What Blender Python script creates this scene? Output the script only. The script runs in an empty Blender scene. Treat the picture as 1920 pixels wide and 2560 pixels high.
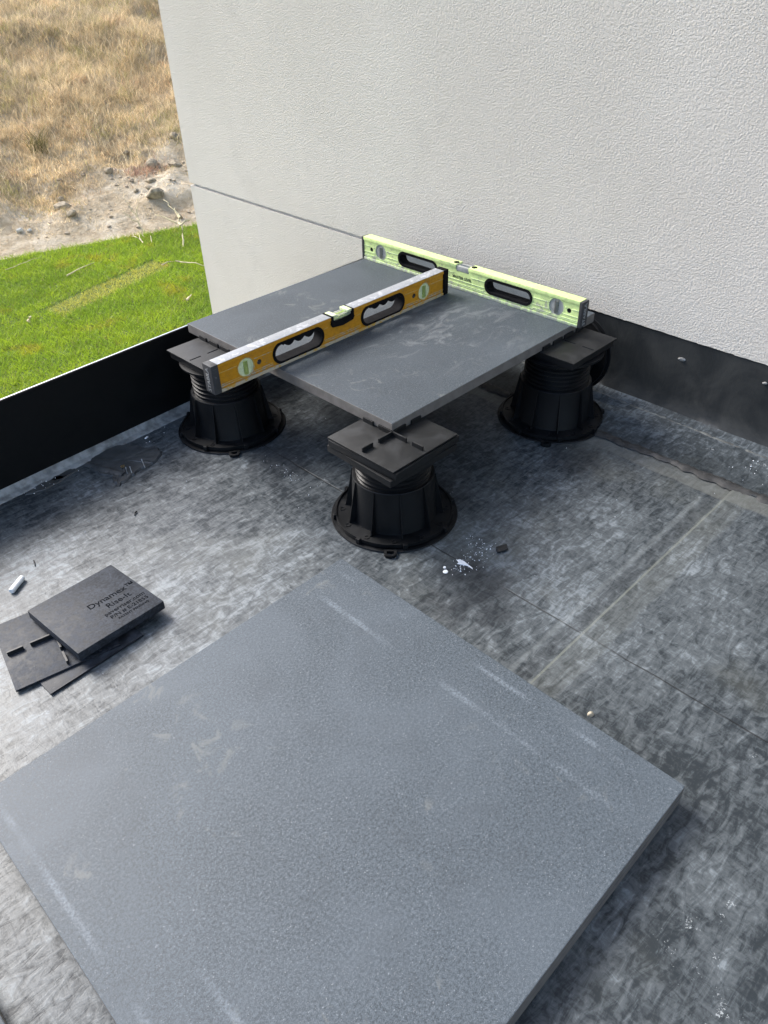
import bpy, bmesh, math, random
import numpy as np
from mathutils import Vector, Matrix

rng = np.random.default_rng(7)
random.seed(7)
sc = bpy.context.scene
COL = sc.collection

# ---------------------------------------------------------------- camera
EA, PITCH, ROLL = 0.7657, 0.6568, -0.0344
ux = Vector((math.cos(EA), math.sin(EA), 0)); uy = Vector((-math.sin(EA), math.cos(EA), 0))
fw = Vector((0, math.cos(PITCH), -math.sin(PITCH))); rt = Vector((1, 0, 0)); up = rt.cross(fw)
rr = rt * math.cos(ROLL) + up * math.sin(ROLL); uu = -rt * math.sin(ROLL) + up * math.cos(ROLL)
L = lambda v: Vector((v.dot(ux), v.dot(uy), v.z))
R3, U3, B3 = L(rr), L(uu), -L(fw)
cam_d = bpy.data.cameras.new('camera'); cam = bpy.data.objects.new('camera', cam_d); COL.objects.link(cam)
cam_d.sensor_fit = 'HORIZONTAL'; cam_d.sensor_width = 36; cam_d.lens = 36 * 1906.5 / 1920
cam_d.clip_start = 0.02; cam_d.clip_end = 2000
cam.matrix_world = Matrix(((R3.x, U3.x, B3.x, -0.7711), (R3.y, U3.y, B3.y, -0.7753), (R3.z, U3.z, B3.z, 0.8687), (0, 0, 0, 1)))
sc.camera = cam

# ---------------------------------------------------------------- sky, sun, exposure
SUN_AZ, SUN_EL = math.radians(100), math.radians(42)      # azimuth from +x towards +y: hazy sun beyond the roof edge, above the hill
w = bpy.data.worlds.new('World'); sc.world = w; w.use_nodes = True
wn = w.node_tree.nodes; wl = w.node_tree.links
bg = wn['Background']; sky = wn.new('ShaderNodeTexSky'); sky.sky_type = 'NISHITA'; sky.sun_disc = False
sky.sun_elevation = SUN_EL; sky.sun_rotation = math.radians(90) - SUN_AZ
sky.air_density = 1.0; sky.dust_density = 2.6; sky.ozone_density = 1.0
wl.new(sky.outputs[0], bg.inputs[0]); bg.inputs[1].default_value = 0.10
sd = bpy.data.lights.new('sun', 'SUN'); sd.energy = 1.4; sd.angle = math.radians(26.0); sd.color = (1.0, 0.975, 0.94)
sun = bpy.data.objects.new('sun', sd); COL.objects.link(sun)
sun.rotation_euler = Vector((math.cos(SUN_EL) * math.cos(SUN_AZ), math.cos(SUN_EL) * math.sin(SUN_AZ), math.sin(SUN_EL))).to_track_quat('Z', 'Y').to_euler()
sc.view_settings.view_transform = 'Standard'; sc.view_settings.look = 'None'
sc.view_settings.exposure = 1.98; sc.view_settings.gamma = 1.0; sc.view_settings.use_curve_mapping = False
sc.render.engine = 'CYCLES'; sc.cycles.use_denoising = True; sc.cycles.max_bounces = 8

# ---------------------------------------------------------------- node helper
class NT:
    def __init__(s, name):
        s.m = bpy.data.materials.new(name); s.m.use_nodes = True
        s.t = s.m.node_tree; s.b = s.t.nodes['Principled BSDF']
    def n(s, typ, out=0, props=None, **kw):
        nd = s.t.nodes.new('ShaderNode' + typ)
        for k, v in (props or {}).items(): setattr(nd, k, v)
        for k, v in kw.items():
            key = int(k[1:]) if k[0] == 'i' and k[1:].isdigit() else k.replace('_', ' ')
            s.set(nd.inputs[key], v)
        return nd.outputs[out]
    def set(s, inp, v):
        if isinstance(v, bpy.types.NodeSocket): s.t.links.new(v, inp)
        else:
            if isinstance(v, tuple) and len(v) == 3 and inp.type == 'RGBA': v = (*v, 1)
            inp.default_value = v
    def obj(s): return s.n('TexCoord', out=3)
    def geo(s): return s.n('NewGeometry', out=0)
    def map(s, v, scale=(1, 1, 1), rot=(0, 0, 0), loc=(0, 0, 0)): return s.n('Mapping', i0=v, Scale=scale, Rotation=rot, Location=loc)
    def noise(s, v, scale, detail=4, rough=.55, dist=0.): return s.n('TexNoise', Vector=v, Scale=scale, Detail=detail, Roughness=rough, Distortion=dist)
    def voro(s, v, scale, feat='F1'): return s.n('TexVoronoi', props={'feature': feat}, Vector=v, Scale=scale)
    def ramp(s, v, a, b, lo=0., hi=1.): return s.n('MapRange', props={'interpolation_type': 'SMOOTHSTEP'}, i0=v, i1=a, i2=b, i3=lo, i4=hi)
    def math(s, op, a, b=0., c=0.): return s.n('Math', props={'operation': op}, i0=a, i1=b, i2=c)
    def mix(s, f, a, b): 
        nd = s.t.nodes.new('ShaderNodeMix'); nd.data_type = 'RGBA'
        s.set(nd.inputs[0], f); s.set(nd.inputs[6], a); s.set(nd.inputs[7], b); return nd.outputs[2]
    def xyz(s, v): 
        nd = s.t.nodes.new('ShaderNodeSeparateXYZ'); s.t.links.new(v, nd.inputs[0]); return nd.outputs
    def bump(s, h, strength=.4, dist=.002, normal=None):
        nd = s.t.nodes.new('ShaderNodeBump'); nd.inputs['Strength'].default_value = strength; nd.inputs['Distance'].default_value = dist
        s.t.links.new(h, nd.inputs['Height'])
        if normal is not None: s.t.links.new(normal, nd.inputs['Normal'])
        s.t.links.new(nd.outputs[0], s.b.inputs['Normal']); return nd.outputs[0]
    def out(s, color=None, rough=None, **kw):
        if color is not None: s.set(s.b.inputs['Base Color'], color)
        if rough is not None: s.set(s.b.inputs['Roughness'], rough)
        for k, v in kw.items(): s.set(s.b.inputs[k.replace('_', ' ')], v)
        return s.m

MAT = {}
def simple(name, col, rough, var=.25, scale=60, bump=0., **kw):
    t = NT(name); v = t.geo(); n = t.noise(v, scale, 5)
    c = t.mix(t.ramp(n, .3, .7), tuple(x * (1 - var) for x in col), tuple(min(1, x * (1 + var)) for x in col))
    if bump: t.bump(n, bump, .001)
    MAT[name] = t.out(c, rough, **kw); return MAT[name]

# stucco
t = NT('stucco'); v = t.geo()
wv = t.map(v, (1, 1, 1.0))
n1 = t.noise(wv, 260, 3, .65, .2); n2 = t.noise(wv, 620, 2, .6); n3 = t.noise(v, 1.6, 4); n4 = t.noise(v, 9, 5)
h = t.math('ADD', t.math('MULTIPLY', t.ramp(n1, .30, .68), .75), t.math('MULTIPLY', n2, .65))
c = t.mix(t.ramp(n3, .3, .7), (.60, .565, .50), (.655, .62, .555))
c = t.mix(t.math('MULTIPLY', t.ramp(n4, .55, .75), .25), c, (.50, .475, .43))
c = t.mix(t.math('MULTIPLY', t.ramp(n2, .30, .44, 1, 0), .38), c, (.40, .375, .33))
c = t.mix(t.math('MULTIPLY', t.ramp(t.noise(t.map(v, (1, 1, .35)), 3.2, 6, .65, .5), .45, .75), .22), c, (.52, .49, .43))
t.bump(h, .8, .0024)
MAT['stucco'] = t.out(c, .92, Specular_IOR_Level=.25)

# roofing membrane
def membrane(name, base=1.0, marks=True):
    t = NT(name); v = t.geo()
    x, y, z = t.xyz(v)[0], t.xyz(v)[1], t.xyz(v)[2]
    wob = t.noise(v, 7, 3)
    va = t.map(v, (1.0, 3.0, 1), (0, 0, .5)); vb = t.map(v, (2.6, 1.0, 1), (0, 0, -.35))
    a = t.noise(va, 30, 7, .64, 1.1); b = t.noise(vb, 50, 6, .66, .9); big = t.noise(v, 2.3, 4, .6, .4); mid = t.noise(v, 9, 5, .6, .8)
    fine = t.noise(v, 420, 3, .6)
    m = t.math('ADD', t.math('MULTIPLY', a, .62), t.math('MULTIPLY', b, .38))
    m = t.math('ADD', m, t.math('MULTIPLY', t.math('SUBTRACT', big, .5), .55))
    m = t.math('ADD', m, t.math('MULTIPLY', t.math('SUBTRACT', mid, .5), .30))
    m = t.math('ADD', t.math('MULTIPLY', t.math('SUBTRACT', m, .5), 1.35), .49)
    dark = tuple(q * base for q in (.021, .026, .030)); mid_c = tuple(q * base for q in (.062, .072, .078)); pale = tuple(q * base for q in (.165, .190, .205))
    c = t.mix(t.ramp(m, .30, .56), dark, mid_c)
    c = t.mix(t.ramp(m, .52, .78), c, pale)
    tan = t.noise(v, 3.1, 4, .6)
    c = t.mix(t.math('MULTIPLY', t.ramp(tan, .52, .72), .45), c, (.085 * base, .088 * base, .075 * base))
    # fine bright fibres
    fb = t.noise(t.map(v, (1, 3.5, 1), (0, 0, .6)), 75, 4, .6, 1.2)
    c = t.mix(t.math('MULTIPLY', t.ramp(fb, .58, .74), .30), c, (.16 * base, .185 * base, .20 * base))
    hgt = t.math('ADD', t.math('MULTIPLY', m, .8), t.math('MULTIPLY', fine, .12))
    # white crust left by dried droppings and mortar splashes
    cn = t.noise(v, 330, 4, .7, .3); cw = t.noise(v, 48, 4, .65); crust = None
    spots = [(.035, -.160, .055), (-.008, -.170, .03), (-.03, .27, .06), (.0, .19, .045), (.15, -.01, .05), (-.305, -.735, .07), (-.24, -.745, .04), (-.34, -.79, .05), (-.03, -.70, .05), (-.37, .598, .05)] if marks else [(.63, -.42, .09), (.60, -.30, .06)]
    for (qx, qy, qr) in spots:
        dd = t.math('SQRT', t.math('ADD', t.math('POWER', t.math('SUBTRACT', x, qx), 2.), t.math('POWER', t.math('SUBTRACT', y, qy), 2.)))
        mk = t.ramp(dd, qr * .15, qr, 1, 0); crust = mk if crust is None else t.math('MAXIMUM', crust, mk)
    crust = t.math('MULTIPLY', crust, t.ramp(cw, .42, .62))
    crust = t.ramp(t.math('ADD', cn, t.math('MULTIPLY', t.math('SUBTRACT', crust, 1.), .30)), .50, .58)
    c = t.mix(t.math('MULTIPLY', crust, .55), c, (.46, .49, .50))
    if marks:      # patches toned to bare rubber black, around the pedestals and under the raised paver
        blot = None; rn = t.noise(t.map(v, (1, 2, 1), (0, 0, .5)), 20, 6, .65, 1.0)
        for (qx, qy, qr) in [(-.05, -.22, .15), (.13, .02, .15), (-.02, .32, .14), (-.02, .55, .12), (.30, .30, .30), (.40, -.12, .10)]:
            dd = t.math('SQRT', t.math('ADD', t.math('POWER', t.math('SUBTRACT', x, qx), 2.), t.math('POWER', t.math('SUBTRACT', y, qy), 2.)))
            mk = t.ramp(dd, qr * .2, qr, 1, 0); blot = mk if blot is None else t.math('MAXIMUM', blot, mk)
        blot = t.ramp(t.math('ADD', rn, t.math('MULTIPLY', t.math('SUBTRACT', blot, 1.), .35)), .28, .55)
        c = t.mix(t.math('MULTIPLY', blot, .62), c, (.016, .019, .023))
    if marks:
        wx = t.math('ADD', x, t.math('MULTIPLY', t.math('SUBTRACT', wob, .5), .010))
        wy = t.math('ADD', y, t.math('MULTIPLY', t.math('SUBTRACT', wob, .5), .008))
        # crease across the roof
        cr = t.ramp(t.math('ABSOLUTE', wx), .0006, .0022, 1, 0)
        cr = t.math('MULTIPLY', cr, t.ramp(t.noise(v, 6, 2), .36, .5))
        c = t.mix(t.math('MULTIPLY', cr, .85), c, (.012, .013, .014))
        hgt = t.math('SUBTRACT', hgt, t.math('MULTIPLY', cr, .8))
        # chalky line beside the lap
        ch = t.ramp(t.math('ABSOLUTE', t.math('ADD', wy, .366)), .001, .006, 1, 0)
        ch = t.math('MULTIPLY', ch, t.ramp(t.noise(v, 30, 6, .75), .42, .75))
        ch = t.math('MULTIPLY', ch, t.ramp(x, -.35, -.1))
        ch = t.math('MAXIMUM', ch, t.math('MULTIPLY', t.math('MULTIPLY', t.ramp(t.math('ABSOLUTE', t.math('ADD', wy, .366)), .001, .007, 1, 0), t.ramp(x, -.35, -.1)), .35))
        c = t.mix(t.math('MULTIPLY', ch, .55), c, (.24, .26, .26))
        le2 = t.ramp(t.math('ABSOLUTE', t.math('ADD', y, .4025)), .0008, .0022, 1, 0)
        c = t.mix(t.math('MULTIPLY', le2, .45), c, (.20, .21, .175))
        dk = t.math('MAXIMUM', t.ramp(t.math('ABSOLUTE', t.math('ADD', y, .424)), .0004, .0014, 1, 0), t.ramp(t.math('ABSOLUTE', t.math('ADD', y, .385)), .008, .0135, .75, 0))
        c = t.mix(t.math('MULTIPLY', dk, .45), c, (.014, .016, .018))
        # primer stain in front of the flashing
        pe = t.math('ADD', x, t.math('MULTIPLY', t.math('SUBTRACT', t.noise(v, 11, 4), .5), .030))
        ps = t.math('MULTIPLY', t.ramp(pe, .464, .470), t.ramp(pe, .60, .606, 1, 0))
        c = t.mix(t.math('MULTIPLY', ps, .6), c, (.115, .118, .108))
        # primer along the lap
        le = t.math('ADD', y, t.math('MULTIPLY', t.math('SUBTRACT', t.noise(v, 13, 4), .5), .02))
        ls = t.math('MULTIPLY', t.ramp(le, -.448, -.44), t.ramp(le, -.40, -.395, 1, 0))
        c = t.mix(t.math('MULTIPLY', ls, .18), c, (.12, .125, .11))
    t.bump(hgt, .35, .0022)
    ro = t.math('ADD', t.ramp(m, .3, .75, .34, .50), t.math('MULTIPLY', fine, .06))
    if not marks:
        nz = t.xyz(t.n('NewGeometry', out=1))[2]
        c = t.mix(t.ramp(nz, .62, .90), t.mix(t.ramp(mid, .35, .75), (.020, .022, .023), (.045, .046, .044)), c)
    MAT[name] = t.out(c, ro, Specular_IOR_Level=t.ramp(m, .25, .7, .22, .62) if marks else .18); return MAT[name]
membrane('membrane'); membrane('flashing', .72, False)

# pavers
def paver_mat(name, lines, base=.36):
    t = NT(name); v = t.obj(); x, y = t.xyz(v)[0], t.xyz(v)[1]
    s1 = t.noise(v, 300, 4, .8); s2 = t.noise(v, 900, 2, .7); s3 = t.noise(v, 5, 5, .6, .6); s4 = t.noise(v, 24, 5, .65, 1.)
    vw = t.map(v, (1, 2.2, 1), (0, 0, .9)); s5 = t.noise(vw, 260, 4, .75, .6)
    g = t.math('ADD', t.math('MULTIPLY', s1, .6), t.math('MULTIPLY', s2, .4))
    c = t.mix(t.ramp(g, .40, .61), tuple(q * base for q in (.050, .072, .092)), tuple(q * base for q in (.235, .290, .340)))
    c = t.mix(t.math('MULTIPLY', t.ramp(s5, .58, .68), .75), c, tuple(q * base for q in (.44, .50, .56)))
    c = t.mix(t.math('MULTIPLY', t.ramp(s5, .28, .40, 1, 0), .5), c, tuple(q * base for q in (.06, .07, .082)))
    c = t.mix(t.math('MULTIPLY', t.ramp(t.noise(v, 13, 6, .7, .8), .50, .30), .28), c, tuple(q * base for q in (.085, .105, .125)))
    fl_ = t.noise(v, 620, 2, .6); c = t.mix(t.math('MULTIPLY', t.ramp(fl_, .68, .74), .8), c, tuple(q * base for q in (.95, 1.0, 1.05)))
    c = t.mix(t.math('MULTIPLY', t.ramp(s3, .35, .7), .42), c, tuple(q * base for q in (.235, .285, .335)))
    # tan smudges
    sm = t.math('MULTIPLY', t.ramp(s4, .56, .66), t.ramp(t.noise(v, 6.5, 2), .5, .62))
    c = t.mix(t.math('MULTIPLY', sm, .5), c, (.135, .142, .135))
    if lines:
        ln = None
        for (x0, y0, y1, wd) in lines:
            wx = t.math('ADD', x, t.math('MULTIPLY', t.math('SUBTRACT', t.noise(v, 20, 2), .5), .004))
            m = t.ramp(t.math('ABSOLUTE', t.math('SUBTRACT', wx, x0)), wd * .2, wd, 1, 0)
            m = t.math('MULTIPLY', m, t.math('MULTIPLY', t.ramp(y, y0, y0 + .05), t.ramp(y, y1 - .05, y1, 1, 0)))
            ln = m if ln is None else t.math('MAXIMUM', ln, m)
        ln = t.math('MULTIPLY', ln, t.math('MULTIPLY', t.ramp(t.noise(v, 7, 3), .40, .62), t.ramp(t.noise(v, 300, 6, .8), .30, .75)))
        c = t.mix(t.math('MULTIPLY', ln, .55), c, (.26, .30, .34))
        wp = t.ramp(t.voro(v, 9), .05, .022 * 3, 1, 0)
        wp = t.math('MULTIPLY', t.ramp(t.voro(t.n('VectorMath', props={'operation': 'ADD'}, i0=v, i1=t.map(t.n('TexNoise', out=1, Vector=v, Scale=70.), (.03, .03, .03))), 7.), .035, .05, 1, 0), t.ramp(t.noise(v, 220, 2), .45, .5))
        c = t.mix(t.math('MULTIPLY', wp, .8), c, (.42, .45, .47))
    else:
        wipe = t.noise(t.map(v, (1.0, 2.0, 1), (0, 0, -.5)), 15, 6, .68, 1.0)
        cx = t.math('POWER', t.math('SUBTRACT', x, .34), 2.); cy = t.math('POWER', t.math('SUBTRACT', y, .20), 2.)
        rad = t.ramp(t.math('SQRT', t.math('ADD', cx, cy)), .08, .26, 1, 0)
        c = t.mix(t.math('MULTIPLY', t.math('MULTIPLY', t.ramp(wipe, .48, .68), rad), .55), c, (.16, .17, .175))
    t.bump(g, .25, .0006)
    MAT[name] = t.out(c, t.ramp(s1, .3, .7, .50, .64), Specular_IOR_Level=.4)
paver_mat('paver_marked', [(.020, .02, .60, .006), (.083, .08, .36, .006), (.585, .02, .60, .006), (.527, .03, .58, .007)])
paver_mat('paver_wiped', None, .27)
t = NT('paver_side'); v = t.geo(); n = t.noise(v, 40, 5, .6); n2 = t.noise(v, 500, 3)
c = t.mix(t.ramp(n, .3, .7), (.115, .103, .090), (.165, .150, .132)); c = t.mix(t.math('MULTIPLY', n2, .3), c, (.12, .11, .10)); t.bump(n2, .2, .0005)
MAT['paver_side'] = t.out(c, .75)

# plastics and metals
def plastic(name, col, rough, dust=.2, dcol=(.16, .17, .18)):
    t = NT(name); v = t.geo(); n = t.noise(v, 26, 6, .65, .5); f = t.noise(v, 520, 3); nz = t.xyz(t.n('NewGeometry', out=1))[2]
    dm = t.math('MULTIPLY', t.math('MULTIPLY', t.ramp(n, .42, .72), t.ramp(nz, .2, .9, .25, 1)), dust)
    c = t.mix(dm, col, dcol)
    sc_ = t.noise(t.map(v, (1, 5, 2), (0, 0, .5)), 90, 3, .6, .6); c = t.mix(t.math('MULTIPLY', t.ramp(sc_, .66, .74), dust * .6), c, (.3, .31, .32))
    t.bump(f, .12, .0004)
    MAT[name] = t.out(c, t.ramp(n, .3, .7, rough - .06, rough + .12), Specular_IOR_Level=.28)
plastic('black_plastic', (.0028, .0034, .0042), .46, .035)
plastic('pad_plastic', (.0065, .007, .0075), .5, .09)
plastic('loose_plastic', (.018, .021, .026), .48, .42, (.11, .125, .155))
def pitted(name, a, b):
    t = NT(name); v = t.geo(); n = t.noise(v, 55, 7, .75, .8); g = t.noise(v, 260, 4, .7, .4); st = t.noise(t.map(v, (1, 4, 1), (0, 0, .4)), 70, 5, .7, .8)
    m = t.math('ADD', t.math('MULTIPLY', n, .55), t.math('MULTIPLY', g, .45)); c = t.mix(t.ramp(m, .36, .66), a, b)
    c = t.mix(t.math('MULTIPLY', t.ramp(st, .60, .72), .5), c, tuple(min(1, q * 1.9) for q in b)); t.bump(m, .35, .0008)
    MAT[name] = t.out(c, t.ramp(n, .3, .7, .46, .66), Specular_IOR_Level=.22)
pitted('pad_pitted', (.009, .011, .014), (.042, .049, .062))
simple('rubber', (.007, .007, .008), .85, .3, 60, .2, Specular_IOR_Level=.08)
simple('engraved', (.010, .011, .013), .9, .1, Specular_IOR_Level=.0)
plastic('cap_grey', (.040, .040, .041), .55, .6, (.16, .16, .16))
simple('cap_print', (.26, .26, .25), .6, .15)
simple('print_black', (.012, .012, .012), .6, .1)
t = NT('parapet_black'); v = t.geo(); n = t.noise(v, 30, 5); s = t.noise(t.map(v, (1, 1, .15)), 40, 4, .6, 1.2)
c = t.mix(t.math('MULTIPLY', t.ramp(s, .66, .78), .10), (.0028, .0034, .0038), (.14, .15, .14)); MAT['parapet_black'] = t.out(c, t.ramp(n, .3, .7, .5, .65), Specular_IOR_Level=.22)
simple('bare_metal', (.62, .62, .60), .3, .1, Metallic=1.0)
simple('sealant_grey', (.10, .105, .10), .8, .5, 50, .7)
simple('sealant_dark', (.022, .022, .022), .6, .5, 60, .7)
simple('sealant_pale', (.20, .208, .205), .6, .45, 45, .6)
simple('patch_grey', (.042, .046, .048), .5, .3, 40, .6)
simple('chalk', (.78, .77, .74), .9, .05, 200, .3)
simple('white_paint', (.80, .82, .83), .5, .08)
simple('brass', (.65, .48, .22), .35, .1, Metallic=1.0)
simple('pebble', (.36, .32, .24), .8, .3, 300)
simple('flat_black', (.010, .011, .012), .5, .2)
simple('render_debris', (.24, .235, .22), .95, .3, 200, .8, Specular_IOR_Level=.1)

def level_paint(name, col, wear, amount, ridge_col):
    t = NT(name); v = t.geo(); a = t.noise(v, 62, 6, .62, .6); b = t.noise(t.map(v, (1, 1, 2)), 130, 4, .6, .5); d = t.noise(v, 12, 4); z = t.xyz(v)[2]
    nz = t.xyz(t.n('NewGeometry', out=1))[2]
    m = t.math('ADD', t.math('MULTIPLY', a, .6), t.math('MULTIPLY', b, .4))
    m = t.math('ADD', m, t.math('MULTIPLY', t.math('SUBTRACT', d, .5), .25))
    low = t.ramp(z, .208, .225, .10, 0)
    m = t.math('ADD', m, low)
    c = t.mix(t.ramp(m, .40, .60), tuple(q * 1.06 for q in col), tuple(q * .86 for q in col))
    c = t.mix(t.math('MULTIPLY', t.ramp(m, amount, amount + .07), .85), c, wear)
    t.bump(m, .08, .0006)
    MAT[name] = t.out(c, t.ramp(m, .4, .6, .38, .6), Specular_IOR_Level=.4)
level_paint('yellow_paint', (.50, .225, .010), (.26, .20, .12), .57, None)
level_paint('yellow_rim', (.50, .30, .06), (.42, .38, .30), .50, None)
level_paint('level_dusty', (.25, .26, .27), (.40, .41, .42), .50, None)
level_paint('green_paint', (.62, .76, .30), (.32, .34, .25), .57, None)
level_paint('green_rim', (.58, .69, .36), (.34, .35, .30), .54, None)
def acrylic(name, col, tr, rough=.12):
    t = NT(name); n = t.noise(t.geo(), 120, 4); c = t.mix(t.ramp(n, .4, .7), col, tuple(q * .75 for q in col))
    MAT[name] = t.out(c, rough, Transmission_Weight=tr, IOR=1.45)
acrylic('vial_clear', (.90, .93, .80), .75, .08); acrylic('vial_green', (.70, .88, .28), .25, .15); acrylic('vial_dusty', (.42, .43, .40), .25, .3); acrylic('vial_disc', (.78, .85, .52), .15, .2)

# landscape
def blades_mat(name, rough=.6, trans=.0):
    t = NT(name); a = t.n('Attribute', props={'attribute_name': 'tint'}); t.out(a, rough, Specular_IOR_Level=.25)
    tr = t.t.nodes.new('ShaderNodeBsdfTranslucent'); t.t.links.new(a, tr.inputs[0]); mx = t.t.nodes.new('ShaderNodeMixShader'); mx.inputs[0].default_value = trans
    t.t.links.new(t.b.outputs[0], mx.inputs[1]); t.t.links.new(tr.outputs[0], mx.inputs[2]); t.t.links.new(mx.outputs[0], t.t.nodes['Material Output'].inputs[0]); MAT[name] = t.m
blades_mat('lawn_blade', .5, .5); blades_mat('dry_blade', .7, .42)
t = NT('lawn_soil'); v = t.geo(); n = t.noise(v, 14, 6); MAT['lawn_soil'] = t.out(t.mix(t.ramp(n, .35, .65), (.05, .085, .015), (.09, .13, .025)), .95)
t = NT('hill_soil'); v = t.geo(); n = t.noise(v, 1.3, 7, .65, .5); n2 = t.noise(v, 9, 8, .7, .3); n3 = t.noise(v, 40, 5, .7)
c = t.mix(t.ramp(n2, .3, .7), (.36, .28, .175), (.54, .445, .31)); c = t.mix(t.math('MULTIPLY', t.ramp(n, .45, .65), .75), c, (.68, .60, .46))
c = t.mix(t.math('MULTIPLY', t.ramp(n3, .28, .42, 1, 0), .6), c, (.27, .20, .125))
t.bump(t.math('ADD', n2, t.math('MULTIPLY', n3, .35)), .8, .10); MAT['hill_soil'] = t.out(c, .95, Specular_IOR_Level=.2)
simple('rock', (.26, .215, .145), .9, .4, 14, .6); simple('rock_pale', (.55, .53, .47), .9, .2, 14, .5)
simple('bank_clod', (.34, .28, .20), .95, .3, 14, .5); simple('twig', (.55, .47, .28), .8, .2, 20); simple('facade', (.52, .50, .46), .9, .1, 30, .3)

# ---------------------------------------------------------------- object helpers
def tag(o, label=None, cat=None, group=None, kind=None):
    for k, vv in (('label', label), ('category', cat), ('group', group), ('kind', kind)):
        if vv: o[k] = vv
    return o
def empty(name, loc=(0, 0, 0), rz=0., parent=None):
    o = bpy.data.objects.new(name, None); COL.objects.link(o); o.location = loc; o.rotation_euler = (0, 0, rz); o.empty_display_size = .05
    if parent: o.parent = parent
    return o
def link(name, me, mats, parent=None, loc=(0, 0, 0), rot=(0, 0, 0)):
    if isinstance(mats, str): mats = [mats]
    if not me.materials:
        for m in mats: me.materials.append(MAT[m])
    o = bpy.data.objects.new(name, me); COL.objects.link(o); o.location = loc; o.rotation_euler = rot
    if parent: o.parent = parent
    return o
def from_bm(bm, name, smooth=False):
    me = bpy.data.meshes.new(name); bmesh.ops.recalc_face_normals(bm, faces=bm.faces); bm.to_mesh(me); bm.free()
    if smooth:
        for f in me.polygons: f.use_smooth = True
        me.set_sharp_from_angle(angle=math.radians(35))
    return me
def add_box(bm, lo, hi, bev=0., mat=0):
    r = bmesh.ops.create_cube(bm, size=1)
    vs = r['verts']
    for q in vs:
        q.co = Vector([lo[i] + (hi[i] - lo[i]) * (q.co[i] + .5) for i in range(3)])
    fs = {f for q in vs for f in q.link_faces}
    for f in fs: f.material_index = mat
    if bev:
        es = {e for f in fs for e in f.edges}
        bmesh.ops.bevel(bm, geom=list(es), offset=bev, segments=2, profile=.6, affect='EDGES')
def box(name, lo, hi, mat, parent=None, bev=0., loc=(0, 0, 0), rot=(0, 0, 0)):
    bm = bmesh.new(); add_box(bm, lo, hi, bev); return link(name, from_bm(bm, name, bev > 0), mat, parent, loc, rot)
def lathe(prof, seg=64, name='lathe', a0=0., a1=2 * math.pi):
    n = len(prof); full = abs(a1 - a0 - 2 * math.pi) < 1e-6
    cnt = seg if full else seg + 1
    vs = [(r * math.cos(a0 + (a1 - a0) * k / seg), r * math.sin(a0 + (a1 - a0) * k / seg), z) for k in range(cnt) for r, z in prof]
    fs = []
    for k in range(seg):
        k2 = (k + 1) % cnt
        for i in range(n - 1): fs.append((k * n + i, k2 * n + i, k2 * n + i + 1, k * n + i + 1))
    me = bpy.data.meshes.new(name); me.from_pydata(vs, [], fs)
    bm = bmesh.new(); bm.from_mesh(me); bmesh.ops.remove_doubles(bm, verts=bm.verts, dist=1e-6); bpy.data.meshes.remove(me)
    return from_bm(bm, name, True)
def tube_mesh(paths, name, seg=5):
    vs, fs = [], []
    for pts in paths:
        base = len(vs)
        for i, (p, r) in enumerate(pts):
            p = Vector(p); a = Vector(pts[max(i - 1, 0)][0]); b = Vector(pts[min(i + 1, len(pts) - 1)][0]); d = (b - a).normalized()
            s1 = d.orthogonal().normalized(); s2 = d.cross(s1)
            for k in range(seg):
                an = 2 * math.pi * k / seg; vs.append(p + (s1 * math.cos(an) + s2 * math.sin(an)) * r)
        for i in range(len(pts) - 1):
            for k in range(seg):
                fs.append((base + i * seg + k, base + i * seg + (k + 1) % seg, base + (i + 1) * seg + (k + 1) % seg, base + (i + 1) * seg + k))
        fs.append(tuple(base + k for k in range(seg))); fs.append(tuple(base + (len(pts) - 1) * seg + k for k in range(seg)))
    me = bpy.data.meshes.new(name); me.from_pydata(vs, [], fs)
    for f in me.polygons: f.use_smooth = True
    return me
def fill2d(loops, depth, name):
    """2D loops (outer + holes) filled and extruded +-depth/2 along local z."""
    cu = bpy.data.curves.new(name, 'CURVE'); cu.dimensions = '2D'; cu.fill_mode = 'BOTH'; cu.extrude = depth / 2
    for lp in loops:
        sp = cu.splines.new('POLY'); sp.points.add(len(lp) - 1); sp.use_cyclic_u = True
        for q, (x, y) in zip(sp.points, lp): q.co = (x, y, 0, 1)
    o = bpy.data.objects.new(name, cu); COL.objects.link(o); dg = bpy.context.evaluated_depsgraph_get()
    me = bpy.data.meshes.new_from_object(o.evaluated_get(dg)); bpy.data.objects.remove(o); bpy.data.curves.remove(cu)
    me.name = name; me.materials.clear(); return me
def text_mesh(body, size, ext, align='CENTER', bold=0.):
    cu = bpy.data.curves.new('text', 'FONT'); cu.body = body; cu.size = size; cu.extrude = ext; cu.align_x = align; cu.align_y = 'CENTER'; cu.offset = bold; cu.resolution_u = 3
    o = bpy.data.objects.new('text', cu); COL.objects.link(o); dg = bpy.context.evaluated_depsgraph_get()
    me = bpy.data.meshes.new_from_object(o.evaluated_get(dg)); bpy.data.objects.remove(o); bpy.data.curves.remove(cu); me.materials.clear(); return me
def circle(cx, cy, r, n=32): return [(cx + r * math.cos(2 * math.pi * k / n), cy + r * math.sin(2 * math.pi * k / n)) for k in range(n)]
def stadium(cx, cy, w_, h_, n=12):
    r = h_ / 2; a = w_ / 2 - r; o = []
    for k in range(n + 1): an = -math.pi / 2 + math.pi * k / n; o.append((cx + a + r * math.cos(an), cy + r * math.sin(an)))
    for k in range(n + 1): an = math.pi / 2 + math.pi * k / n; o.append((cx - a + r * math.cos(an), cy + r * math.sin(an)))
    return o
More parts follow.
